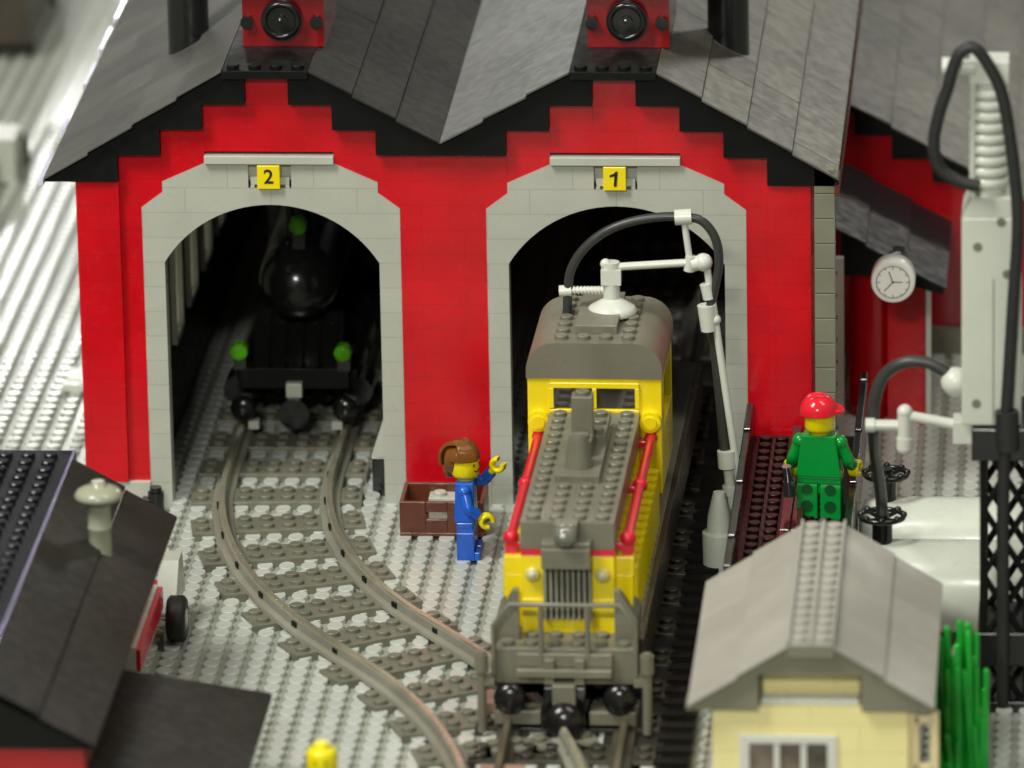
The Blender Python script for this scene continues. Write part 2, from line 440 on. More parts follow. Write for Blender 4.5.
mp_ = MB().cyl((3.35, -1.1, .2), (3.35, -1.1, 1.1), .38, n=16).cyl((3.35, -1.1, 1.1), (3.35, -1.1, 1.35), .28, n=16).box(2.7, 3.1, -1.4, -.8, .2, .8).build('rail_stop', 'black', None, .03)
tag(mp_, 'small black stop standing at the foot of the left arch of doorway 2', 'stop')
# ================================================================ SIDE BUILDINGS (right, behind)
ann = thing('goods_shed', 'red shed with wide grey-black roof standing behind the grey drainpipe', 'shed', (33, 23.3, 0))
z0 = 13.1
def rz2(x): return 13.1 - .577*(x-35.2)
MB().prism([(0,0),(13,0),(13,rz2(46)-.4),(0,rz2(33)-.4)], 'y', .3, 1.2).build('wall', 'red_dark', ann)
MB().prism([(0,12.6),(2.2,12.6),(2.2,11.46),(4.0,11.46),(4.0,10.27),(6.0,10.27),(6.0,9.1),(8.0,9.1),(8.0,7.95),(10,7.95),(10,rz2(43)-.1),(0,rz2(33)-.1)], 'y', .0, .29).build('gable_trim', 'blackm', ann)
slope('roof_slope', 0, 14, rz2(33), rz2(47), -.5, 50, ann, 'roofr', 7, seed=9, jit=.015)
MB().box(5.2, 12, -.05, .28, 0, 1.6).build('plinth', 'dgrey', ann)
lt = thing('lean_to', 'low red lean-to under a dark slate roof, right of the grey drainpipe', 'lean-to', (34.6, 12, 0))
def rz3(x): return 10.15 - .585*x
slope('roof_slope', -.4, 5.35, rz3(-.4), rz3(5.35), 0, 11.2, lt, mat('slate_roof', (.018, .018, .021), .5, .1, bump=14, rnd=.2, spec=.3), 3, seed=5)
MB().prism([(0.3,7.7),(3.4,7.7),(3.4,7.3),(5.2,6.75),(5.2,rz3(5.2)-.1),(0.3,rz3(.3)-.1)], 'y', .3, 1.0).build('gable_trim', 'blackm', lt)
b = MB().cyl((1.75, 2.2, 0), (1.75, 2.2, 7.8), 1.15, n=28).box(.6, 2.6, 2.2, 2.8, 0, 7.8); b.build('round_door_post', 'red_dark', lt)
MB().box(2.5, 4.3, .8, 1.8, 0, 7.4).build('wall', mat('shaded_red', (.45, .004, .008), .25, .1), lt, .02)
MB().box(4.34, 4.58, .7, 1.9, 0, 7.0).build('corner_strip', 'greyp', lt)
b = MB().box(.05, .55, -3.2, -2.7, 0, 9.6)
b.build('post', 'greyp', lt)
b = MB()
for k in range(8): b.cyl((.12, -3.23, 1.2+k*1.1), (.12, -3.17, 1.2+k*1.1), .13, n=10)
b.build('post_hole', 'black', lt)

ck = thing('station_clock', 'round white clock with black hands hanging under the slate lean-to roof', 'clock', (37.55, 6.6, 9.15))
MB().lathe([(.98, 1.25), (1.04, 1.2), (1.04, .08), (.98, 0)], (0,0,0), 'y', 36).build('case', mat('bright_white_case', (.9, .91, .84), .2, .02), ck)
MB().lathe([(.78, -.012), (.78, 0.0)], (0,0,0), 'y', 36).build('dial', 'face', ck)
b = MB().torus((0, -.013, 0), .775, .018, 'y', 40, 6)
for k in range(12):
    a = 2*pi*k/12; r0 = .66 if k % 3 else .60
    b.tube([(r0*sin(a), -.02, r0*cos(a)), (.765*sin(a), -.02, r0/r0*.765*cos(a))], .016, 4, 1)
b.build('minute_ring', 'ink', ck)
for ang, ln in ((-20, .55), (90, .45), (223, .6)):
    a = radians(ang)
    MB().tube([(-.05*sin(a), -.022, -.05*cos(a)), (ln*sin(a), -.022, ln*cos(a))], .022, 4, 1).build('hand', 'ink', ck)
MB().cyl((0.1, 1.25, .25), (0.1, 2.0, .25), .6, n=20).box(-.2, .4, 2.0, 6.8, -.9, -.3).build('bracket', 'black', ck)
MB().torus((.05, 1.6, .55), .42, .07, 'y').build('collar', 'chrome', ck)

# ================================================================ TRACKS
def track(name, label, path, step=4.0, s0=1.0, sm='dgrey2'):
    """path: function s -> (x,y,heading) ; rails 2.5 each side"""
    t = thing(name, label, 'railway track')
    f, length = path
    prof = [(-.5,.36),(.5,.36),(.46,.5),(.2,.58),(.17,.93),(-.17,.93),(-.2,.58),(-.46,.5)]
    head = [(-.12,.93),(.12,.93),(.12,1.06),(-.12,1.06)]
    for side in (-1, 1):
        for pr, nm, m in ((prof, 'rail', 'railside'), (head, 'rail_head', 'railm')):
            b = MB(); vs = []; n = len(pr); ns = int(length/.8)
            for i in range(ns+1):
                x, y, h = f(length*i/ns); nx, ny = cos(h), sin(h)
                for u, zz in pr:
                    o_ = side*2.5 + u; vs.append((x + nx*o_, y + ny*o_, zz))
            b.add(vs, [(i*n+k, i*n+(k+1) % n, (i+1)*n+(k+1) % n, (i+1)*n+k) for i in range(ns) for k in range(n)])
            if sm != 'dgrey2': m = {'railside': 'rail_shaded', 'railm': 'railhead_shaded'}[m]
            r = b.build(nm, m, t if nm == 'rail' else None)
            if nm == 'rail': keep = r
            else: r.parent = keep
    s = s0
    while s < length:
        x, y, h = f(s)
        b = MB().box(-4, 4, -1, 1, .003, .4)
        for xx in (-3.5, -1.5, -.5, .5, 1.5, 3.5):
            for q in (-.5, .5): b.stud(xx, q, .4)
        o = b.build('sleeper', sm, t, .02)
        o.location = (x, y, 0); o.rotation_euler = (0, 0, h)
        if abs(y) < 45:
            for sd in (-2.5, 2.5):
                MB().box(sd-.215, sd-.12, 1.75, 2.2, .6, .82).build('rail_slot', 'blackm', o)
        s += step
    return t
RC = 40.0; A33 = radians(33)
def path_curve():
    x0 = 8.78; segs = [60, RC*A33, 4.0, RC*A33]; Y0 = 3.0
    def f(s):
        if s < segs[0]: return (x0, 60 + Y0 - s, 0)
        s -= segs[0]
        if s < segs[1]:
            a = s/RC; return (x0 + RC*(1-cos(a)), Y0 - RC*sin(a), a)
        s -= segs[1]; xa = x0 + RC*(1-cos(A33)); ya = Y0 - RC*sin(A33)
        if s < segs[2]: return (xa + s*sin(A33), ya - s*cos(A33), A33)
        s -= segs[2]; xa += segs[2]*sin(A33); ya -= segs[2]*cos(A33)
        a = A33 - s/RC
        return (xa + RC*(cos(a)-cos(A33)), ya - RC*(sin(A33)-sin(a)), a)
    return f, sum(segs) - 1
t1 = track('curved_track', 'grey curved railway track swinging out of the doorway numbered 2', path_curve(), s0=30.4)
XM = 24.6
t2 = track('straight_track', 'straight railway track running under the yellow locomotive', (lambda s: (XM, 58 - s, 0), 112), s0=3.0, sm=mat('shaded_sleeper', (.05,.045,.033), .35, .3))  # sleeper colour carries the shade under and beside the locomotive
# drop the sleepers of the straight track where the turnout takes over
for o in list(t2.children):
    if o.name.startswith('sleeper') and o.location.y < -36:
        for q in list(o.children): bpy.data.objects.remove(q)
        bpy.data.objects.remove(o)
tag(MB().box(20.9, 22.9, -28.6, -26.9, .41, 1.0).build('check_tile', mat('pinkish_tile', (.30, .19, .14), .35, .1)), 'flat pinkish brown tile lying on the sleepers left of the locomotive', 'tile')
o = MB().box(21.3, 23.2, -37.5, -35.4, .41, .8).build('check_tile', bpy.data.materials['pinkish_tile']); tag(o, 'pinkish brown tile between the rails at the bottom of the track', 'tile')
o = structure(MB().box(26.2, 30.0, -34, 58, .002, .262).build('path', mat('shaded_ground', (.02, .019, .014), .45, .4)))  # added dark sheet, stands in for shade on the ground beside the track
b = thing('side_walkway', 'low black slatted walkway along the right side of the straight track', 'walkway', (28.9, -18, 0))
MB().box(0, 1.2, -18, 17, 0, .8).build('deck', 'blackm', b)
mo = mat('slat_black', (.007, .006, .005), .45, .2, spec=.2)  # near-black slats, almost the colour of the deck
for k in range(24): MB().box(-.3, 1.25, -17.5 + k*1.45, -16.9 + k*1.45, .8, .95).build('slat', mo, b)

# ================================================================ DIESEL LOCOMOTIVE
lo = thing('diesel_locomotive', 'yellow and grey shunting locomotive with red handrails, nose out of the doorway numbered 1', 'locomotive', (24.55, -30, 0), -.014)
# local y: 0 at the front buffer beam, + towards the shed
b = MB().box(-3, 3, 0, 40, 2.45, 4.05); b.studs([-2.5,-1.5,-.5,.5,1.5,2.5], [.5, 1.5], 4.05)
b.studs([2.5], frange(2.5, 16.5), 4.05)
b.build('footplate', 'dgrey', lo, .03)
bx = MB().box(3.0, 3.25, 1.5, 40, 1.9, 4.0).box(-3.25, -3.0, 1.5, 40, 1.9, 4.0)
bx.build('side_sill', mat('brown_sill', (.055, .04, .025), .3, .2), lo, .02)
hood = MB().box(-2, 2, 2.0, 17, 4.05, 7.55).build('hood', 'yellow', lo, .02)
MB().box(-2.02, 2.02, 1.98, 17, 7.55, 7.88).build('stripe', 'red_trim', lo, .01)
b = MB().box(-2.03, 2.03, 1.95, 17, 7.88, 9.1)
for x in (-1.5, 1.5): b.studs([x], frange(2.45, 17), 9.1)
b.studs([-.5, .5], frange(2.45, 7.0), 9.1)
b.box(-.98, .98, 7.1, 13.6, 9.1, 9.45).box(.1, .9, 11.5, 15, 9.45, 9.8)
b.studs([.5], [12.1, 13.3, 14.4], 9.8)
b.box(-.02, .02, 2, 7, 9.1, 9.12)
b.build('hood_top', 'dgrey', lo, .025)
b = MB().cyl((0, 8.4, 9.45), (0, 8.4, 10.9), .62, .4, 20).cyl((0, 8.4, 10.9), (0, 8.4, 10.95), .3)
b.build('exhaust', 'dgrey', lo)
b = MB().box(-.5, .45, 10.6, 11.4, 9.45, 11.9).box(-.5, .45, 9.6, 10.6, 9.45, 10.2).stud(0, 10.1, 10.2, .32).stud(-.02, 11.0, 11.9, .32)
b.build('horn_bracket', 'dgrey', lo, .03)
b = MB().box(-1.05, 1.05, .95, 1.95, 7.3, 8.2).box(-1.05, 1.05, 1.2, 1.95, 8.2, 8.4).box(-.5, .5, 1.1, 1.95, 8.4, 9.3)
b.build('lamp_bracket', 'dgrey', lo, .03)
h = MB().ball((0, .85, 8.9), .5).cyl((0, 1.2, 8.9), (0, .85, 8.9), .38).build('headlight', 'greylens', lo)
MB().ball((-.05, .42, 9.0), .12).build('bulb', 'white', h)
for s in (-1, 1):
    h = MB().ball((s*1.5, 1.85, 6.75), .34, 1, .7, 1).build('headlight', 'amberlens', lo)
    MB().ball((s*1.5, 1.58, 6.82), .14, 1, .5, 1).build('bulb', 'white', h)
    MB().box(s*1.5-.5, s*1.5+.5, 1.9, 2.1, 4.9, 5.6).build('lamp_panel', 'yellow', lo, .02)
    # handrail
    X = s*2.52
    r = MB().cyl((X, 3, 8), (X, 17, 8), .22).ball((X, 3.1, 8), .36).ball((X, 10.2, 8), .34).ball((X, 16.8, 8), .30)
    r.box(X-.25, X+.25, 2.9, 3.4, 7.3, 8).box(min(X, s*2), max(X, s*2), 9.9, 10.4, 7.7, 8.0).box(min(X, s*2), max(X, s*2), 16.2, 16.8, 7.7, 8.0).box(min(X, s*2), max(X, s*2), 3.0, 3.4, 7.5, 7.8)
    r.build('handrail', 'red_trim', lo, .02)
    p = MB().box(min(s*2, s*2.75), max(s*2, s*2.75), 2.6, 16.8, 4.06, 6.5).box(min(s*2, s*2.8), max(s*2, s*2.8), 2.6, 3.6, 6.5, 7.3)
    for k in range(13): p.cyl((s*2.55, 3.4+k*1.05, 4.1), (s*2.55, 3.4+k*1.05, 6.7), .38, n=12)
    p.build('side_box', 'yellow', lo, .02)
    # sloping wing at the corner of the nose
    MB().prism([(s*2.06,4.06),(s*2.06,6.3),(s*2.3,6.3),(s*3.05,5.0),(s*3.05,4.06)], 'y', 1.0, 1.5).prism([(s*2.78,4.06),(s*2.78,5.4),(s*3.05,5.0),(s*3.05,4.06)], 'y', 1.5, 3.4).build('nose_wing', 'dgrey', lo, .03)
    # buffers, posts
    f_ = MB().cyl((s*2.35, 0, 1.95), (s*2.35, -.5, 1.95), .35).ball((s*2.35, -.55, 1.95), .72, 1, .6, 1).build('buffer', 'black', lo)
    MB().cyl((s*3.55, -.6, .45), (s*3.55, -.6, 4.1), .2).cyl((s*3.55, -.6, 3.2), (s*3.55, -.6, 4.0), .3).box(min(s*3.0, s*3.7), max(s*3.0, s*3.7), -.75, .2, 2.6, 2.85).build('step_post', 'dgrey', lo)
    MB().box(min(s*1.05, s*3.05), max(s*1.05, s*3.05), -.5, .6, .75, 1.35).build('rail_guard', 'dgrey', lo, .03)
g_ = MB().box(-1.05, 1.05, 1.85, 2.05, 4.75, 7.4)
g_ = g_.build('grille', 'blackm', lo)
for k in range(9): MB().box(-1.03 + k*.242, -.90 + k*.242, 1.70, 1.9, 4.75, 7.4).build('grille_bar', 'gbar', g_)
# front railing
b = MB().tube([(-3.05,-.2,2.9),(-3.05,-.2,5.15),(-2.35,-.2,6.1),(2.35,-.2,6.1),(3.05,-.2,5.15),(3.05,-.2,2.9)], .11, 8, 1)
b.cyl((-1.0,-.2,3.0), (-1.0,-.2,6.1), .12).cyl((1.0,-.2,3.0), (1.0,-.2,6.1), .12)
b.build('front_railing', 'dgrey', lo)
b = MB().box(-2.05, 2.05, -.7, -.3, 2.95, 3.3)
for x in (-.65, .65): b.box(x-.22, x+.22, -.62, 0, 2.6, 3.75)
b.box(-2.05, 2.05, -.3, 0, 3.3, 3.9)
b.build('step_bar', 'dgrey', lo, .04)
b = MB().box(-.9, .9, -.5, 1.5, 1.2, 2.45); b.build('coupler_pocket', 'black', lo, .05)
MB().box(-.5, .5, -.95, -.5, 1.5, 2.7).build('coupler_block', 'dgrey', lo, .04)
MB().cyl((0, -.5, 1.1), (0, -1.0, 1.1), .6).ball((0, -1.0, 1.0), .95, 1, .7, 1).build('magnetic_coupler', 'black', lo)
# bogies with wheels
for yc in (4.5, 30):
    bg = MB().box(-2.9, -2.2, yc-4, yc+4, .9, 2.4).box(2.2, 2.9, yc-4, yc+4, .9, 2.4).box(-2.2, 2.2, yc-1.2, yc+1.2, 1.0, 2.4)
    for q in (-2.6, 0, 2.6): bg.cyl((2.9, yc+q, 1.6), (3.1, yc+q, 1.6), .5); bg.cyl((-2.9, yc+q, 1.6), (-3.1, yc+q, 1.6), .5)
    bg = bg.build('bogie', 'black', lo, .03)
    for q in (-2.2, 2.2):
        for s in (-1, 1):
            MB().lathe([(1.15, 0), (1.15, .1), (1.0, .12), (1.0, .45)], (s*2.3-.22, yc+q, 2.1), 'x', 24).build('wheel', 'black', bg)
# cab
CZ = 5.3
cab = MB().box(-3, -2.0, 17, 17.9, CZ, 10.7).box(2.0, 3, 17, 17.9, CZ, 10.7).box(-2.0, 2.0, 17, 17.9, CZ, 9.1).box(-2.0, 2.0, 17.0, 17.9, 10.5, 10.7)
cab.box(-3, -2.7, 17.9, 23.5, CZ, 8.0).box(-3, -2.7, 17.9, 18.6, 8.0, 10.7).box(-3, -2.7, 22.8, 23.5, 8, 10.7).box(-3, -2.7, 18.6, 22.8, 10.3, 10.7)
cab.box(2.7, 3, 17.9, 23.5, CZ, 8.0).box(2.7, 3, 17.9, 18.6, 8.0, 10.7).box(2.7, 3, 22.8, 23.5, 8, 10.7).box(2.7, 3, 18.6, 22.8, 10.3, 10.7).box(-2.7, 2.7, 23.2, 23.5, CZ, 10.7)
cab = cab.build('cab', 'yellow', lo, .02)
b = MB().box(-2.0, 2.0, 16.88, 17.2, 10.25, 10.5).box(-2.0, 2.0, 16.88, 17.2, 9.1, 9.25)
for x in (-1.92, 0, 1.92): b.box(x-.1, x+.1, 16.88, 17.2, 9.3, 10.25)
wf = b.build('window', 'yellow', lo, .02)
MB().box(.12, 1.82, 17.05, 17.1, 9.3, 10.25).build('pane', 'glass', wf)
MB().box(-1.82, -.95, 17.05, 17.1, 9.3, 10.25).box(-.6, -.1, 17.05, 17.1, 9.3, 10.25).build('pane', 'glass', wf)
for s in (-1, 1):
    MB().cyl((s*2.5, 17, 8.75), (s*2.5, 16.6, 8.75), .48, n=20).cyl((s*2.5, 16.6, 8.75), (s*2.5, 16.45, 8.75), .3).build('grab_knob', 'yellow', cab)
prof = [(-3.05,10.7)]
for k in range(9):
    a = pi - (pi/2)*k/8; prof.append((-1.75 + 1.3*cos(a), 11.1 + 1.25*sin(a)))
for k in range(9):
    a = pi/2 - (pi/2)*k/8; prof.append((1.75 + 1.3*cos(a), 11.1 + 1.25*sin(a)))
prof.append((3.05,10.7))
rf = MB().prism(prof, 'y', 16.9, 24.0, True).build('cab_roof', 'dgrey', lo, .02)
b = MB().studs([-1.75, -1.15+.1], frange(17.6, 23.6, .95), 12.35)
b = MB().studs([-1.5], frange(17.6, 23.6, .95), 12.35).studs([1.5], frange(17.6, 23.6, .95), 12.35).studs([-.5, .5], [17.6], 12.35)
b.box(-.95, .95, 18.3, 23.4, 12.35, 12.75)
b.build('roof_vent', 'dgrey', rf, .03)
MB().box(-2, 2, 23.5, 38, 4.05, 7.0).build('rear_hood', 'dgrey', lo, .02)

# ================================================================ STEAM LOCOMOTIVE
st = thing('steam_locomotive', 'black steam locomotive with green lamps waiting inside the doorway numbered 2', 'locomotive', (8.9, 9, 0))
b = MB().lathe([(.05,-.35),(.5,-.28),(1.0,-.05),(1.4,.3),(1.7,.8),(1.88,1.4),(1.92,1.9),(1.92,15)], (0.1, .3, 7.75), 'y', 36); b.build('boiler', 'black', st)
b = MB().box(-2.6, 2.6, 0, 1.0, 2.9, 3.9).box(-2.9, 2.9, 1, 26, 3.0, 3.5)
b.build('running_board', 'blackm', st, .03)
b = MB()
for k, x in enumerate((-1.6, -.8, 0, .8, 1.6)):
    b.prism([(.3,3.9),(1.1,3.9),(3.2,5.9),(2.8,5.9)], 'x', x-.3, x+.3)
b.prism([(.6,3.52),(3.2,3.52),(3.2,5.8),(1.1,3.9)], 'x', -2.1, 2.1)
for x in (-1.6, -.8, 0, .8, 1.6):
    for k in range(3): b.stud(x, .8+k*.85, 3.9+k*.72, .25)
b.build('front_apron', 'black', st, .02)
MB().lathe([(.7,0),(.6,1.0),(.75,2.6),(.8,3.0)], (0, 3.5, 9.5), 'z').build('funnel', 'black', st)
MB().box(-2.9, 2.9, 16, 23, 3.5, 11.5).box(-3.3, 3.3, 15.6, 23.4, 11.5, 12).build('cab', 'black', st, .03)
for x, y, z in ((-2.62, -.1, 4.8), (2.35, -.1, 4.75), (.25, 1.0, 10.75)):
    h = MB().cyl((x, y+.4, z), (x, y-.15, z), .42, n=20).ball((x, y-.15, z), .42, 1, .5, 1).build('lamp', 'gclear', st)
    MB().box(x-.3, x+.3, y+.05, y+.7, z-.95 if z < 9 else z-1.2, z-.4).build('lamp_foot', 'black', h)
for s in (-1, 1):
    MB().cyl((s*2.45, .1, 2.1), (s*2.45, -.5, 2.1), .35).ball((s*2.45, -.6, 2.1), .62, 1, .55, 1).build('buffer', 'black', st)
    for y in (4, 8, 12, 16): MB().lathe([(1.5,0),(1.5,.12),(1.3,.15),(1.3,.5)], (s*2.35-.25, y, 2.5), 'x', 24).build('wheel', 'black', st)
    MB().cyl((s*2.9, 1.2, 2.4), (s*2.9, 3.2, 2.4), .7).build('cylinder', 'black', st)
    MB().box(s*2.0-.25, s*2.0+.25, -.3, .2, .95, 1.35).build('rail_guard', 'offwhite', st)
MB().cyl((0,-.2,1.9), (0,-.9,1.9), .75).build('magnetic_coupler', 'black', st)
MB().box(-.38, .38, -.5, 0, 2.6, 3.3).build('coupler_block', 'offwhite', st, .03)

# ================================================================ TOY FIGURES
def figure(label, loc, rz, body, legs, arms, hat=None, face=True, hands='skin', legholes=False, group=None, turn=0):
    t = thing('toy_figure', label, 'toy figure', loc, rz, group)
    # faces local -Y
    for s in (-1, 1):
        x0, x1 = (s*.06, s*.95); x0, x1 = min(x0, x1), max(x0, x1)
        l = MB().box(x0, x1, -.42, .38, 0, 1.36).box(x0, x1, -.68, -.42, 0, .42)
        l.cyl((x0+.012, -.02, 1.34), (x1-.012, -.02, 1.34), .40, n=24)
        l = l.build('leg', legs, t, .04)
        if legholes:
            MB().cyl((s*.5, .37, .55), (s*.5, .392, .55), .27, n=18).cyl((s*.5, .40, 1.30), (s*.5, .412, 1.30), .24, n=18).build('leg_socket', 'dgreen', l)
    MB().box(-.95, .95, -.38, .38, 1.55, 1.85).box(-.06,.06,-.3,.3,1.1,1.6).build('hips', legs, t, .04)
    MB().hexa([(-.97,-.46,1.86),(.97,-.46,1.86),(.97,.46,1.86),(-.97,.46,1.86),(-.72,-.42,3.68),(.72,-.42,3.68),(.72,.42,3.68),(-.72,.42,3.68)]).build('torso', body, t, .05)
    for s, (el, wr) in zip((-1, 1), arms):
        sh = Vector((s*.86, 0, 3.32)); el = Vector(el) + Vector((0,0,.15)); wr = Vector(wr) + Vector((0,0,.12))
        a = MB().ball(sh, .33).tube([sh, sh.lerp(el, .6), el, el.lerp(wr, .6), wr], .27, 14, 5).build('arm', body, t)
        d = (wr - el).normalized()
        hb = wr + d*.12
        h = MB().cyl(wr, wr + d*.25, .16)
        # c-shaped gripping hand
        u = Vector((0, 0, 1)) - d*d.z; u = u.normalized() if u.length > .1 else Vector((0, 1, 0)); w_ = d.cross(u)
        c = wr + d*.52; pts = []
        for k in range(11):
            an = radians(215 + 290*k/10)
            pts.append(c + (d*cos(an - pi/1.0 + radians(0)) + u*sin(an - pi))*.27)
        hh = MB().cyl(wr, wr + d*.3, .16)
        for off_ in (-.13, 0, .13): hh.tube([p + w_*off_ for p in pts], .115, 8, 2)
        hh.build('hand', hands, t)
    hd = MB().lathe([(.40,3.45),(.42,3.55),(.58,3.62),(.64,3.74),(.64,4.52),(.56,4.66),(.34,4.68),(.31,4.72),(.31,4.9),(.28,4.93)], (0,0,0), 'z', 28).build('head', 'skin', t)
    hd.location.z = .23; hd.rotation_euler.z = radians(turn)
    if face:
        f = MB()
        for s in (-1, 1): f.ball((s*.22, -.60, 4.22), .065, 1, .5, 1.2, 10, 6)
        f.tube([(-.24,-.61,3.98),(-.1,-.645,3.91),(.1,-.645,3.91),(.24,-.61,3.98)], .022, 6, 3)
        f.build('face_print', 'ink', hd)
    if hat == 'hair':
        b = MB()
        b.ball((0, .12, 4.52), .76, 1, 1.05, .80, 24, 12, 0, .53)
        b.ball((0, .50, 4.35), .66, 1.1, .75, 1.1)
        b.ball((0, .72, 4.60), .42, 1.1, .8, 1.1)
        b.ball((0, .78, 3.95), .42, 1.3, .6, 1.2)
        for k in range(22):
            a = -1.3 + 2.6*k/21
            b.tube([(sin(a)*.68, -.66*cos(a)+.04, 4.48), (sin(a)*.66, -.45*cos(a)+.06, 4.95), (sin(a)*.45, .15, 5.22), (sin(a)*.42, .75, 5.1), (sin(a)*.55, 1.0, 4.7), (sin(a)*.5, 1.0, 4.15)], .095, 6, 5)
        hr = b.build('hair', 'hair', t); hr.location.z = .18; hr.rotation_euler.z = radians(turn)
    if hat == 'cap':
        b = MB().ball((0, .05, 4.42), .79, 1, 1.04, .95, 24, 12, 0, .53).cyl((0,.05,4.36), (0,.05,4.46), .81, .80, 28)
        b.tube([(-.25,-.70,4.66),(-.25,-.3,5.05),(-.25,.3,5.10),(-.25,.7,4.72)], .06, 8, 4).tube([(.25,-.70,4.66),(.25,-.3,5.05),(.25,.3,5.10),(.25,.7,4.72)], .06, 8, 4)
        b.prism([(-.62,-.3),(.62,-.3),(.56,-.85),(.3,-1.02),(-.3,-1.02),(-.56,-.85)], 'z', 4.42, 4.52)
        cp = b.build('cap', 'helmet', t); cp.location.z = .23; cp.rotation_euler = (0, 0, radians(-68))
    return t
M['dgreen'] = mat('dark_green_socket', (0, .07, .012), .4, .1)
# blue worker, faces right (+X), far arm raised, near arm hanging forward
figure('blue-clothed toy figure with brown hair reaching one hand towards the locomotive', (18.4, -7.0, .2), radians(90), 'blue', 'blue',
       (((-1.18, -.22, 2.45), (-1.05, -.62, 2.15)), ((1.1, -.75, 3.1), (1.0, -1.1, 3.55))), 'hair', turn=-26)
# green worker, back to the camera
gf = figure('green-clothed toy figure in a red cap standing with its back turned', (34.82, -12.3, 4.02), radians(172), 'green', 'green',
       (((-1.2, -.12, 2.35), (-1.28, -.5, 2.1)), ((1.16, -.1, 2.4), (1.3, -.45, 2.05))), 'cap', legholes=True)
gf.scale = (1.05, 1.05, 1.07)
# cap peak turned to the right
tool = MB().cyl((33.42, -12.9, 5.9), (33.35, -12.95, 6.6), .22).cyl((33.5, -12.9, 5.2), (33.42, -12.9, 5.9), .3, .26).build('hand_tool', 'chrome')
tag(tool, 'small grey tool held in the left hand of the green figure', 'tool')
figure('yellow-headed toy figure by the bottom edge, only its bare head showing', (15.6, -45, .2), 0, 'blue', 'blue',
       (((-1.2, -.1, 2.4), (-1.25, -.45, 2.1)), ((1.2, -.1, 2.4), (1.25, -.45, 2.1))))
figure('driver toy figure half hidden behind the cab window of the yellow locomotive', (23.85, -11.3, 5.45), 0, 'blue', 'blue',
       (((-1.1, -.1, 2.4), (-1.0, -.4, 2.1)), ((1.1, -.1, 2.4), (1.0, -.4, 2.1))))

# ================================================================ CRATE
cr = thing('crate', 'open reddish brown crate standing by the red pier between the doorways', 'crate', (15.1, -4.6, 0.2))
b = MB().box(0, 3.9, 0, 2.9, 0, .2)
b.box(0, 1.2, 0, .2, .2, 1.7).box(2.2, 3.9, 0, .2, .2, 1.7).box(1.2, 2.2, .003, .197, .2, .85).box(1.2, 2.2, .003, .197, 1.2, 1.697)
b.box(0, 3.9, 2.7, 2.9, .2, 1.7).box(0, .2, .2, 2.7, .2, 1.7).box(3.7, 3.9, .2, 2.7, .2, 1.7)
b.build('body', 'brown', cr, .03)
tag(MB().box(16.3, 18.3, -2.9, -1.9, .41, 1.5).box(17.0, 18.1, -3.9, -3.0, .41, 1.3).studs([16.8, 17.8], [-2.4], 1.5).build('white_bricks', 'greyp', None, .02), 'pale grey bricks lying inside the brown crate', 'bricks')

# ================================================================ HOSE CRANE AT THE DOORWAY
hc = thing('refuelling_crane', 'slim white refuelling crane with black hose arching over the locomotive cab', 'hose crane', (30, -9, 0))
def H(p): return (p[0]-30, 0, p[1])
b = MB().lathe([(.74,.0),(.78,2.2),(.58,2.25),(.52,3.0),(.26,4.1)], (.15, -1.0, .25), 'z', 24)
b.box(.5, .95, -.3, .3, .25, 3.9).cyl((.68,0,3.6), (.55,0,5.1), .24).lathe([(.40,3.9),(.40,4.3)], (.65,0,0), 'z')
b.build('base', 'offwhite', hc, .03)
b = MB().tube([H((30.95,4.9)), H((30.04,11.95)), H((29.62,14.9))], .17, 12, 3)
b.ball(H((29.5,14.9)), .42).ball(H((30.0,12.2)), .27).cyl(H((29.75,13.2)), H((29.6,13.9)), .28)
b.build('mast', 'white', hc)
b = MB().cyl(H((25.3,14.65)), H((29.4,14.92)), .18).cyl(H((29.0,14.8)), H((29.45,14.92)), .34).cyl(H((28.85,14.5)), H((28.95,15.2)), .25).tube([H((28.9,14.9)), H((28.65,16.9))], .15, 10, 1)
b.cyl((28.25-30,0,17.0), (29.0-30,0,17.05), .36, n=18)
b.build('arm', 'white', hc)
b = MB().cyl(H((25.35,13.2)), H((25.35,14.9)), .38, n=18).box(-5.1,-4.2,-.38,.38,13.9,14.6).ball(H((25.1,14.8)), .25)
for k in range(9): b.cyl(H((23.35+k*.16+.3,13.55)), H((23.42+k*.16+.3,13.56)), .2)
b.cyl(H((23.1,13.53)), H((25.1,13.6)), .15).cyl(H((23.0,13.5)), H((23.55,13.54)), .27)
b.lathe([(.2,13.3),(.5,13.15),(1.0,12.85),(1.15,12.65),(1.1,12.5)], (25.36-30,0,0), 'z', 28)
b.build('nozzle', 'white', hc)
MB().lathe([(.42,12.05),(.42,12.5)], (25.5-30,0,0), 'z').build('nozzle_tip', 'yellow', hc)
b = MB().tube([H(p) for p in ((23.3,11.2),(23.39,13.56),(23.58,14.6),(24.18,15.55),(25.09,16.3),(26.23,16.78),(27.58,17.02),(28.65,17.02),(29.46,16.84),(30.04,16.05),(30.2,14.92),(29.97,13.6),(29.73,12.56))], .21, 12, 5)
b.tube([(-.25,.0,12.4),(-.08,.25,11.4),(.15,.3,8.87),(.4,.15,5.8),(.45,0,5.1)], .25, 12, 5)
b.build('hose', 'hose', hc)
MB().cyl(H((29.62,12.9)), H((29.72,11.7)), .42, .36, 18).build('hose_clip', 'white', hc)
MB().cyl(H((30.45,6.0)), H((30.5,5.2)), .42, n=18).build('hose_clip', 'white', hc)

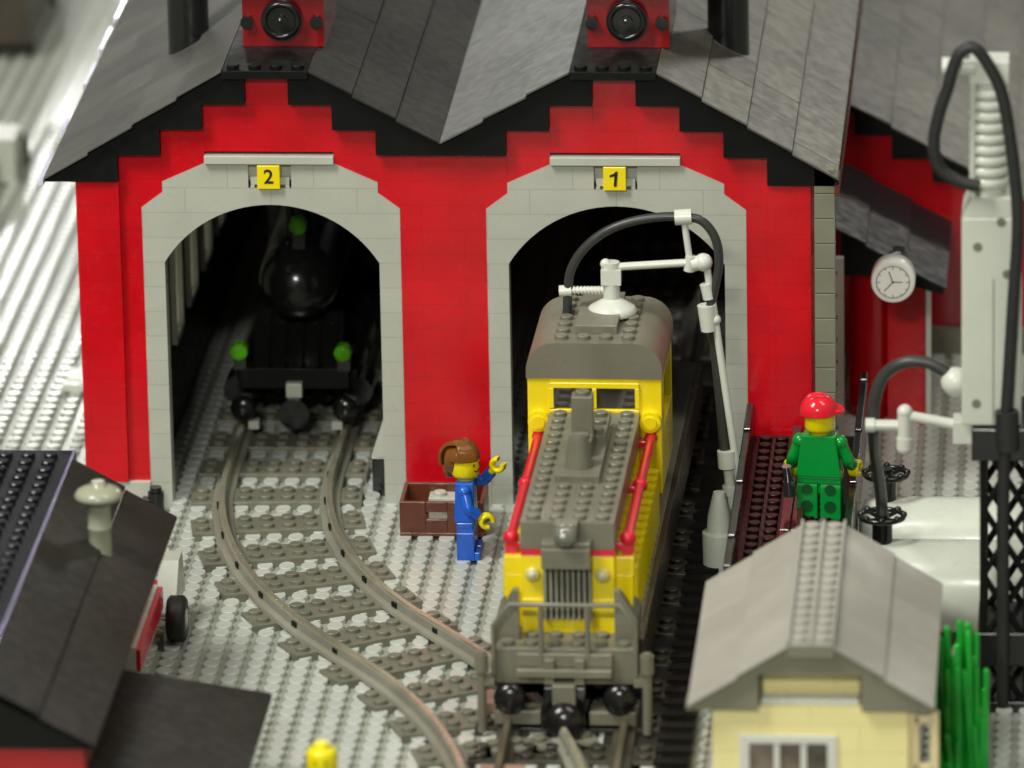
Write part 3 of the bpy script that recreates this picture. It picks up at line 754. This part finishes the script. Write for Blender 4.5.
# ================================================================ LOADING PLATFORM
lp = thing('loading_platform', 'dark brown studded loading platform with black side boards, green figure standing on it', 'platform', (31, -23, 0))
MB().box(.35, 5.1, 0, 22.3, 0, 3.7).build('substructure', 'blackm', lp)
b = MB().box(.35, 5.1, 0, 22.3, 3.7, 3.95).studs([.9, 1.65+.0, 3.3, 4.2], frange(.5, 22), 3.95)
b.build('deck', 'maroon', lp, .02)
b = MB()
for k in range(6):
    for xx in (2.1, 2.62): b.box(xx, xx+.46, .1+k*3.7, 3.75+k*3.7, 3.95, 4.5 - .04*(k % 2))
b.build('deck_tile', 'maroon2', lp, .04)
for x0, x1, yb in ((0, .35, 22.3), (5.1, 5.45, 27)):
    b = MB()
    for k in range(int(yb/3.7)+1):
        ya = k*3.7; yb2 = min(ya+3.66, yb); zt = 5.45 + (.12 if k % 2 else 0)
        if yb2 > ya: b.box(x0, x1, ya, yb2, 2.8, zt)
    b.build('side_board', 'black', lp, .05)
tag(MB().box(30.9, 31.6, -24.1, -23.05, 4.0, 4.9).build('end_stop', 'offwhite', None, .03), 'small white block at the near end of the dark brown platform', 'block')

# ================================================================ TANKS WITH VALVES
for i, (yc, who) in enumerate(((-17.2, 'white cylindrical tank nearest the cottage, with a black hose plugged into its valve'), (-11.4, 'white cylindrical tank farther from the cottage, with a bare black valve wheel'))):
    tk = thing('storage_tank', who, 'tank', (36.6, yc, 0), 0, 'white tanks beside the loading platform')
    r = 2.08
    MB().lathe([(r*.6,-.05),(r*.9,.15),(r,.6),(r,12.4),(r*.9,12.85),(r*.6,13)], (0,0,2.5), 'x', 48).build('tank_body', 'offwhite', tk)
    MB().box(1.5, 2.6, -2.0, 2.0, .2, 1.0).box(9.0, 10.1, -2.0, 2.0, .2, 1.0).build('saddle', 'greyp', tk, .03)
    b = MB().cyl((1.15,0,4.5), (1.15,0,5.5), .45).torus((1.15,0,5.75), .95, .13, 'z', 28)
    for k in range(4):
        a = pi/4 + k*pi/2
        b.cyl((1.15,0,5.6), (1.15+.95*cos(a), .95*sin(a), 5.75), .1, n=8)
    b.cyl((1.15,0,5.5), (1.15,0,6.0), .3)
    for k in range(8):
        a = k*pi/4; b.ball((1.15+.95*cos(a), .95*sin(a), 5.83), .16, n=10, m=6)
    b.build('valve_wheel', 'black', tk)

# ================================================================ TOWER CRANE
tw = thing('tower_crane', 'tall white hose tower on a black lattice mast, at the right edge', 'crane', (42.2, -26, 0))
LX = 4.0
b = MB()
for x in (0, LX-.3):
    for y in (0, LX-.3): b.box(x, x+.3, y, y+.3, 0, 12)
zz = 0.1
while zz < 11.0:
    h_ = 3.0
    for (a0, a1) in (((.15,.15),(LX-.15,.15)), ((.15,LX-.15),(LX-.15,LX-.15)), ((.15,.15),(.15,LX-.15)), ((LX-.15,.15),(LX-.15,LX-.15))):
        n_ = 2
        for q in range(n_):
            p0 = (a0[0]+(a1[0]-a0[0])*q/n_, a0[1]+(a1[1]-a0[1])*q/n_); p1 = (a0[0]+(a1[0]-a0[0])*(q+1)/n_, a0[1]+(a1[1]-a0[1])*(q+1)/n_)
            b.cyl((*p0, zz), (*p1, zz+h_), .15, n=8); b.cyl((*p1, zz), (*p0, zz+h_), .15, n=8)
    zz += h_
b.box(1.85, 2.15, .02, .28, 0, 12).box(1.85, 2.15, LX-.28, LX-.02, 0, 12)
b.build('lattice_mast', 'blackm', tw)
MB().box(-.1, LX+.1, -.1, LX+.1, 2.0, 3.5).build('mast_joint', 'black', tw, .05)
MB().box(-.35, LX+.3, -.3, LX+.3, 11.4, 12.85).build('mast_plate', 'black', tw, .05)
MB().box(-.5, LX+.5, -.5, LX+.5, 0.0, .5).build('mast_foot', 'black', tw, .05)
b = MB().box(-.78, 1.75, 0, 3, 12.9, 22.2).prism([(-.78,22.2),(1.75,22.2),(1.4,23.0),(-.4,23.0)], 'y', 0, 3)
b = b.build('tower_body', 'offwhite', tw, .08)
h = MB()
for x, z in ((-.1,20.9),(-.15,13.9),(1.15,19.7),(.9,22.0)): h.cyl((x,-.02,z),(x,.02,z), .2)
h.box(1.3, 1.75, -.02, .03, 19.9, 20.05)
h.build('pin_hole', 'dgrey', b)
MB().box(.55, .6, -.012, .02, 12.95, 19.5).build('groove', 'dgrey', b)
b = MB().cyl((.35,1,22.9), (.35,1,28.3), .62, n=20)
for k in range(9): b.lathe([(.80,-.17),(.86,-.1),(.86,.1),(.80,.17)], (.35,1,23.6+k*.49), 'z', 24)
b.cyl((-.32,.4,23), (-.32,.4,28.2), .14).cyl((1.25,1.2,22.9), (.9,1.0,28.4), .2)
b.box(-.45, 1.2, .2, 1.8, 28.0, 29.0)
b.cyl((-1.5,.3,28.75), (-.2,.3,28.75), .34).cyl((-1.6,.3,28.75), (-1.2,.3,28.75), .42)
b.build('telescopic_head', 'white', tw, .03)
def TW(p, y=-.35): return (p[0]-42.2, y, p[1])
b = MB().tube([TW(p) for p in ((42.2,23.7),(41.5,23.85),(40.95,24.1),(40.45,24.6),(40.25,25.62),(40.5,26.94),(40.85,28.04),(41.1,29.0),(41.43,29.6),(41.98,29.75),(42.61,28.92),(43.16,27.61),(43.55,25.2),(43.81,22.11),(43.62,18.55),(43.42,14.97),(43.28,12.27),(43.2,8.65),(43.21,3.17),(43.22,0.2))], .27, 12, 5)
b.cyl((1.2,-.4,12.0), (1.15,-.4,13.7), .52, n=14)
b.build('hose', 'rubber', tw)
b = MB().cyl((-4.9,3.6,11.7), (-3.2,3.6,11.7), .25).cyl((-3.3,3.5,11.2), (-3.3,3.5,12.4), .32).cyl((-3.3,3.5,12.2), (-.6,3.5,11.7), .24).cyl((-3.3,3.5,10.7), (-3.3,3.5,11.2), .38).ball((-3.3,3.5,12.35), .34).ball((-3.3,3.5,10.75), .38)
b.cyl((-5.0,3.6,11.7),(-4.6,3.6,11.7), .32)
b.box(-1.2, -.2, 2.6, 3.9, 11.2, 12.2)
b.ball((-1.1, 3.6, 13.7), .66)
b.build('side_arm', 'white', tw, .02)
MB().tube([(-1.2,3.6,13.9),(-2.2,3.7,14.5),(-3.3,3.8,14.5),(-4.2,4.0,13.85),(-4.62,4.0,12.7),(-4.68,4.2,11.4),(-4.65,6.0,9.4),(-4.5,7.4,7.6),(-4.45,8.6,6.0)], .27, 12, 5).build('side_hose', 'hose', tw)

# ================================================================ COTTAGE
ho = thing('cottage', 'tan cottage with light grey pitched roof and white window, green figure beyond it', 'cottage', (31.6, -44, 0))
WX = 8.0
b = MB().box(0, 1.1, 0, 1, 0, 6.75).box(5.1, WX, 0, 1, 0, 6.75).box(1.1, 5.1, 0, 1, 5.5, 6.75).box(1.1, 5.1, 0, 1, 0, 1.2).box(0, 1, 1, 14, 0, 6.75).box(WX-1, WX, 1, 14, 0, 6.75).box(0, WX, 14, 15, 0, 6.75)
b.box(2.0, 6.0, 1.003, 2.0, 6.75, 8.7)
b.build('wall', 'tan', ho)
MB().box(2.0, 6.0, .1, 1.0, 6.76, 7.0).build('ledge', 'white', ho, .03)
b = MB().box(1.1, 5.1, -.1, .35, 5.15, 5.5).box(1.1, 1.5, -.1, .35, 1.2, 5.15).box(4.7, 5.1, -.1, .35, 1.2, 5.15).box(1.5, 4.7, -.1, .35, 1.2, 1.5)
b.box(2.5, 2.75, -.05, .3, 1.5, 5.15).box(3.6, 3.85, -.05, .3, 1.5, 5.15)
wf = b.build('window', 'white', ho, .02)
for x0, x1 in ((1.5,2.5),(2.75,3.6),(3.85,4.7)): MB().box(x0, x1, .15, .2, 1.5, 5.15).build('pane', 'pane', wf)
RX = 3.1
def hz(x): return 9.45 - .65*abs(x)
def side(s):
    e = 5.1
    return [(s*1.0, 9.35), (s*e, 9.35-.66*(e-1.0)), ]
for s in (-1, 1):
    slope('roof_slope', 4.05+s*.98, 4.05+s*5.05, 9.6, 6.93, -.7, 14.4, ho, 'roofl', 2, seed=20+s, lip=.10, jit=.01, blen=4, thick=.12)
b = MB()
tpz = [(-1.05,6.68),(1.9,6.68),(1.9,8.25),(6.1,8.25),(6.1,6.68),(9.1,6.68),(9.1,6.9),(5.03,9.45),(3.07,9.45),(-1.05,6.9)]
b.prism(tpz, 'y', -.35, 1.0); b.build('gable_trim', 'trimg', ho)
MB().prism([(3.08,9.1),(5.02,9.1),(5.02,9.6),(3.08,9.6)], 'y', -.68, 14.4).build('ridge_plate', 'trimg', ho)
b = MB().box(3.1, 5.0, -.7, 14.4, 9.61, 9.70)
b.box(3.1, 3.2, -.7, 14.4, 9.70, 9.87).box(4.9, 5.0, -.7, 14.4, 9.70, 9.87).box(3.98, 4.12, -.7, 14.4, 9.70, 9.85)
for x in (3.58, 4.52): b.studs([x], frange(-.25, 14.2), 9.70, r=.31)
b.build('ridge_cap', 'roofl', ho)
b = MB().box(8.02, 8.3, .2, .5, 3.0, 6.6)
b.box(8.3, 9.0, .1, .35, 6.0, 6.35).box(8.3, 9.0, .1, .35, 3.9, 4.25).box(8.9, 9.25, .1, .35, 3.9, 6.5).box(8.3, 8.45, .1, .35, 3.0, 6.4).box(8.3, 8.9, .1, .35, 3.0, 3.3)
b.build('shutter', 'tanp', ho, .03)

# ================================================================ PLANT OF STALKS
pl = thing('tall_plant', 'clump of tall translucent green stalks between the cottage and the lattice mast', 'plant', (41.55, -35.0, 0))
MB().box(-1.2, 1.2, -1.2, 1.2, 0.2, .5).build('foot', 'green', pl, .03)
rr = random.Random(11)
for k in range(60):
    a = rr.uniform(0, 2*pi); d = rr.uniform(.1, 1.05); h_ = rr.uniform(3.4, 8.1) - d*2.2
    x, y = d*cos(a), d*sin(a); lx = x*.12 + rr.uniform(-.15,.15) - .15; ly = y*.15
    MB().tube([(x,y,.5), (x+lx*.4,y+ly*.4,h_*.5), (x+lx,y+ly,h_)], .15, 8, 3).ball((x+lx,y+ly,h_), .15, n=8, m=6).build('stalk', 'leaf', pl)

# ================================================================ STATION BUILDING (bottom left)
sb = thing('station_building', 'red station building with black sloping roof, studded flat ridge and grey chimney', 'building', (-8, -50, 0))
# slope from flat edge x=2.5 z=9.8 to eave x=7 z=7
slope('roof_slope', 10.5, 15.0, 9.75, 7.0, -.4, 28.0, sb, 'roofb', 2, seed=31, blen=6)
b = MB().box(0, 10.45, -.4, 29.2, 9.35, 9.75)
b.studs(frange(.5, 10.4), frange(2.2, 29), 9.75)
b.build('flat_roof', mat('glossy_black_plate', (.01, .0095, .014), .08, .1, spec=.3), sb)
MB().box(10.35, 10.48, -.4, 29.2, 9.4, 9.78).build('roof_edge_highlight', mat('violet_highlight', (.12, .10, .2), .15, .05), sb)  # violet strip paints the highlight along the edge of the flat roof
MB().prism([(0,8.2),(8.6,8.2),(8.6,7.0),(11.0,7.0),(11.0,6.9),(14.9,6.9),(10.4,9.34),(0,9.34)], 'y', -.2, .9).build('gable_trim', 'blackm', sb)
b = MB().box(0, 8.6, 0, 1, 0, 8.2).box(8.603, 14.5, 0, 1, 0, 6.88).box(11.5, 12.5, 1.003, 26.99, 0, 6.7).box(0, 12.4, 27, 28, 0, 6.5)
b.build('wall', 'red_dark', sb)
b = MB().lathe([(.5,8.8),(.5,10.0),(.54,10.05),(.5,10.1),(.5,11.2),(.6,11.25),(.98,11.35),(1.06,11.5),(.92,11.72),(.5,11.9),(.3,11.92),(.3,12.12),(.25,12.14)], (12.68, 20.0, -.65), 'z', 28)
b.build('chimney', mat('grey_green_plastic', (.33, .34, .25), .2, .05), sb)

# kiosk canopy beside it
kk = thing('kiosk', 'low kiosk with a flat black tilted canopy and yellow wall, by the bottom edge', 'kiosk', (6.25, -36.3, .25))
MB().hexa([(0,-18,4.75),(6.35,-18,3.75),(6.35,0,3.75),(0,0,4.75),(0,-18,5.0),(6.35,-18,4.0),(6.35,0,4.0),(0,0,5.0)]).build('canopy', 'roofb', kk, .03)
MB().box(.5, 5.7, -17.4, -4.5, 0, 3.6).build('wall', 'yellow', kk, .03)

# truck, mostly hidden by the station roof
tr = thing('truck', 'red and white truck parked behind the black station roof, one tyre showing', 'truck', (3.55, -27.5, 0))
MB().box(-1.9, 1.9, -4, 12, 1.0, 1.6).build('chassis', 'black', tr, .03)
MB().box(-1.9, 2.15, 0, 8.2, 1.2, 3.0).build('cargo_side', 'white', tr, .03)
MB().box(2.16, 2.36, 0, 8.2, 1.9, 2.9).build('side_stripe', 'red_trim', tr, .02)
MB().box(-1.9, 1.9, 8.0, 10.5, 1.6, 2.4).build('cab', 'red', tr, .03)
MB().prism([(8.6,1.3),(12.6,1.3),(11.9,3.3),(10.6,3.3)], 'x', 1.92, 2.8).build('wing', 'greyp', tr, .03)
for y in (-2.5, 8.6):
    for s in (-1, 1):
        w_ = MB().lathe([(.5,-.42),(.9,-.42),(1.05,-.3),(1.05,.3),(.9,.42),(.5,.42)], (s*2.9, y, 1.25), 'x', 28).build('wheel', 'rubber', tr)
        MB().lathe([(.45,-.3),(.45,.44),(.2,.48)], (s*2.9, y, 1.25), 'x', 20).build('rim', 'greyp', w_)

# ================================================================ LEFT YARD: far plates and clutter
rd = MB().box(-10.3, 1.9, 63, 160, .004, .35).build('road', 'platform'); structure(rd)
o = MB().box(-3.4, 0, 16.5, 19.5, .21, .55).build('loose_tile', 'white', None, .03); tag(o, 'flat white tile on the grey plates left of the red pier', 'tile')
b = MB().box(-2.1, -.1, 2.5, 15.5, .21, .5); b.studs([-1.5, -.5], frange(3, 15.2), .5)
tag(b.build('loose_plate', 'platform', None, .02), 'long pale studded plate beside the left red pier', 'plate')
wg = thing('goods_wagon', 'blurred dark brown wagon in the far upper left corner', 'wagon', (-15.4, 76, 0))
MB().box(-2.5, 2.3, 0, 16, 1.2, 4.2).build('body', 'junk', wg, .05)
bb = MB()
for k in range(30): bb.ball((rr.uniform(-2.3,2.2), rr.uniform(0,15), 4.2+rr.uniform(0,.5)), rr.uniform(.4,.8), n=8, m=6)
bb.build('load', mat('dark_load', (.03,.025,.02), .5, .4), wg)
for y in (2.5, 13): 
    for s in (-1, 1): MB().lathe([(.9,0),(.9,.4)], (s*2-.2, y, .9), 'x', 16).build('wheel', 'black', wg)
pp = thing('brick_heap', 'heap of grey and black pieces at the left edge beyond the pale studs', 'heap', (-12.6, 40, 0))
for k in range(16):
    x = rr.uniform(-1.6, 1.0); y = rr.uniform(0, 17); z = .2 + rr.choice((0, .4, 1.2)); l_ = rr.choice((1, 2, 3))
    q = MB().box(x, x+rr.choice((1, 2)), y, y+l_, z-.2 if z < .3 else 0.2, z+1.2).stud(x+.5, y+.5, z+1.2).build('brick', rr.choice(('greyp', 'blackm', 'dgrey', 'greyp', 'junk')), pp, .03)

# ================================================================ LIGHTS
def area(name, loc, target, size, power, colr=(1, .97, .90), sy=None):
    l = bpy.data.lights.new(name, 'AREA'); l.energy = power; l.color = colr; l.shape = 'RECTANGLE'; l.size = size; l.size_y = sy or size
    o = bpy.data.objects.new(name, l); col.objects.link(o); o.location = loc
    o.rotation_euler = (Vector(target) - Vector(loc)).to_track_quat('-Z', 'Y').to_euler()
    return o
WARM = (1, .985, .90)
area('ceiling_lamp', (-90, -120, 230), (18, 0, 5), 55, 670000, WARM, sy=100)
area('ceiling_lamp', (110, -60, 230), (18, 0, 5), 50, 150000, WARM, sy=120)
area('ceiling_lamp', (0, -420, 215), (18, 0, 5), 60, 700000, WARM, sy=12)
for zz_, xa_ in ((70, -50), (79, -58), (88, -46)): area('ceiling_lamp', (xa_, 290, zz_), (-5, 20, 0), 30, 8000, (1, 1, .97), sy=.8)
area('ceiling_lamp', (-55, 330, 175), (0, 20, 0), 90, 60000, (1, 1, .97), sy=3)
area('ceiling_lamp', (120, 240, 110), (25, 20, 10), 26, 50000, (1, .97, .88), sy=26)
wd = bpy.data.worlds.new('World'); scn.world = wd; wd.use_nodes = True
bg = wd.node_tree.nodes['Background']; bg.inputs['Color'].default_value = (.92, .93, .82, 1); bg.inputs['Strength'].default_value = .17

# ================================================================ CAMERA
f_px = 7704.24; yaw, pit, rol = -0.0812528, 0.3149160, -0.0187092
F = Vector((sin(yaw)*cos(pit), cos(yaw)*cos(pit), -sin(pit))); R = Vector((cos(yaw), -sin(yaw), 0)); U = R.cross(F)
R2 = R*cos(rol) + U*sin(rol); U2 = -R*sin(rol) + U*cos(rol)
cam = bpy.data.cameras.new('camera'); co = bpy.data.objects.new('camera', cam); col.objects.link(co)
mw = Matrix(((R2.x, U2.x, -F.x, 0), (R2.y, U2.y, -F.y, 0), (R2.z, U2.z, -F.z, 0), (0, 0, 0, 1)))
co.matrix_world = Matrix.Translation(Vector((20.04538, 0, 6.15187)) - F*357.96) @ mw
cam.sensor_width = 36; cam.lens = 36*f_px/1024; cam.clip_start = 5; cam.clip_end = 3000
cam.dof.use_dof = True; cam.dof.focus_distance = 350; cam.dof.aperture_fstop = .0275*3.2
cam.dof.aperture_fstop = (cam.lens/1000)/2.8
scn.camera = co
scn.view_settings.view_transform = 'Standard'; scn.view_settings.look = 'None'; scn.view_settings.exposure = 0
scn.render.engine = 'CYCLES'
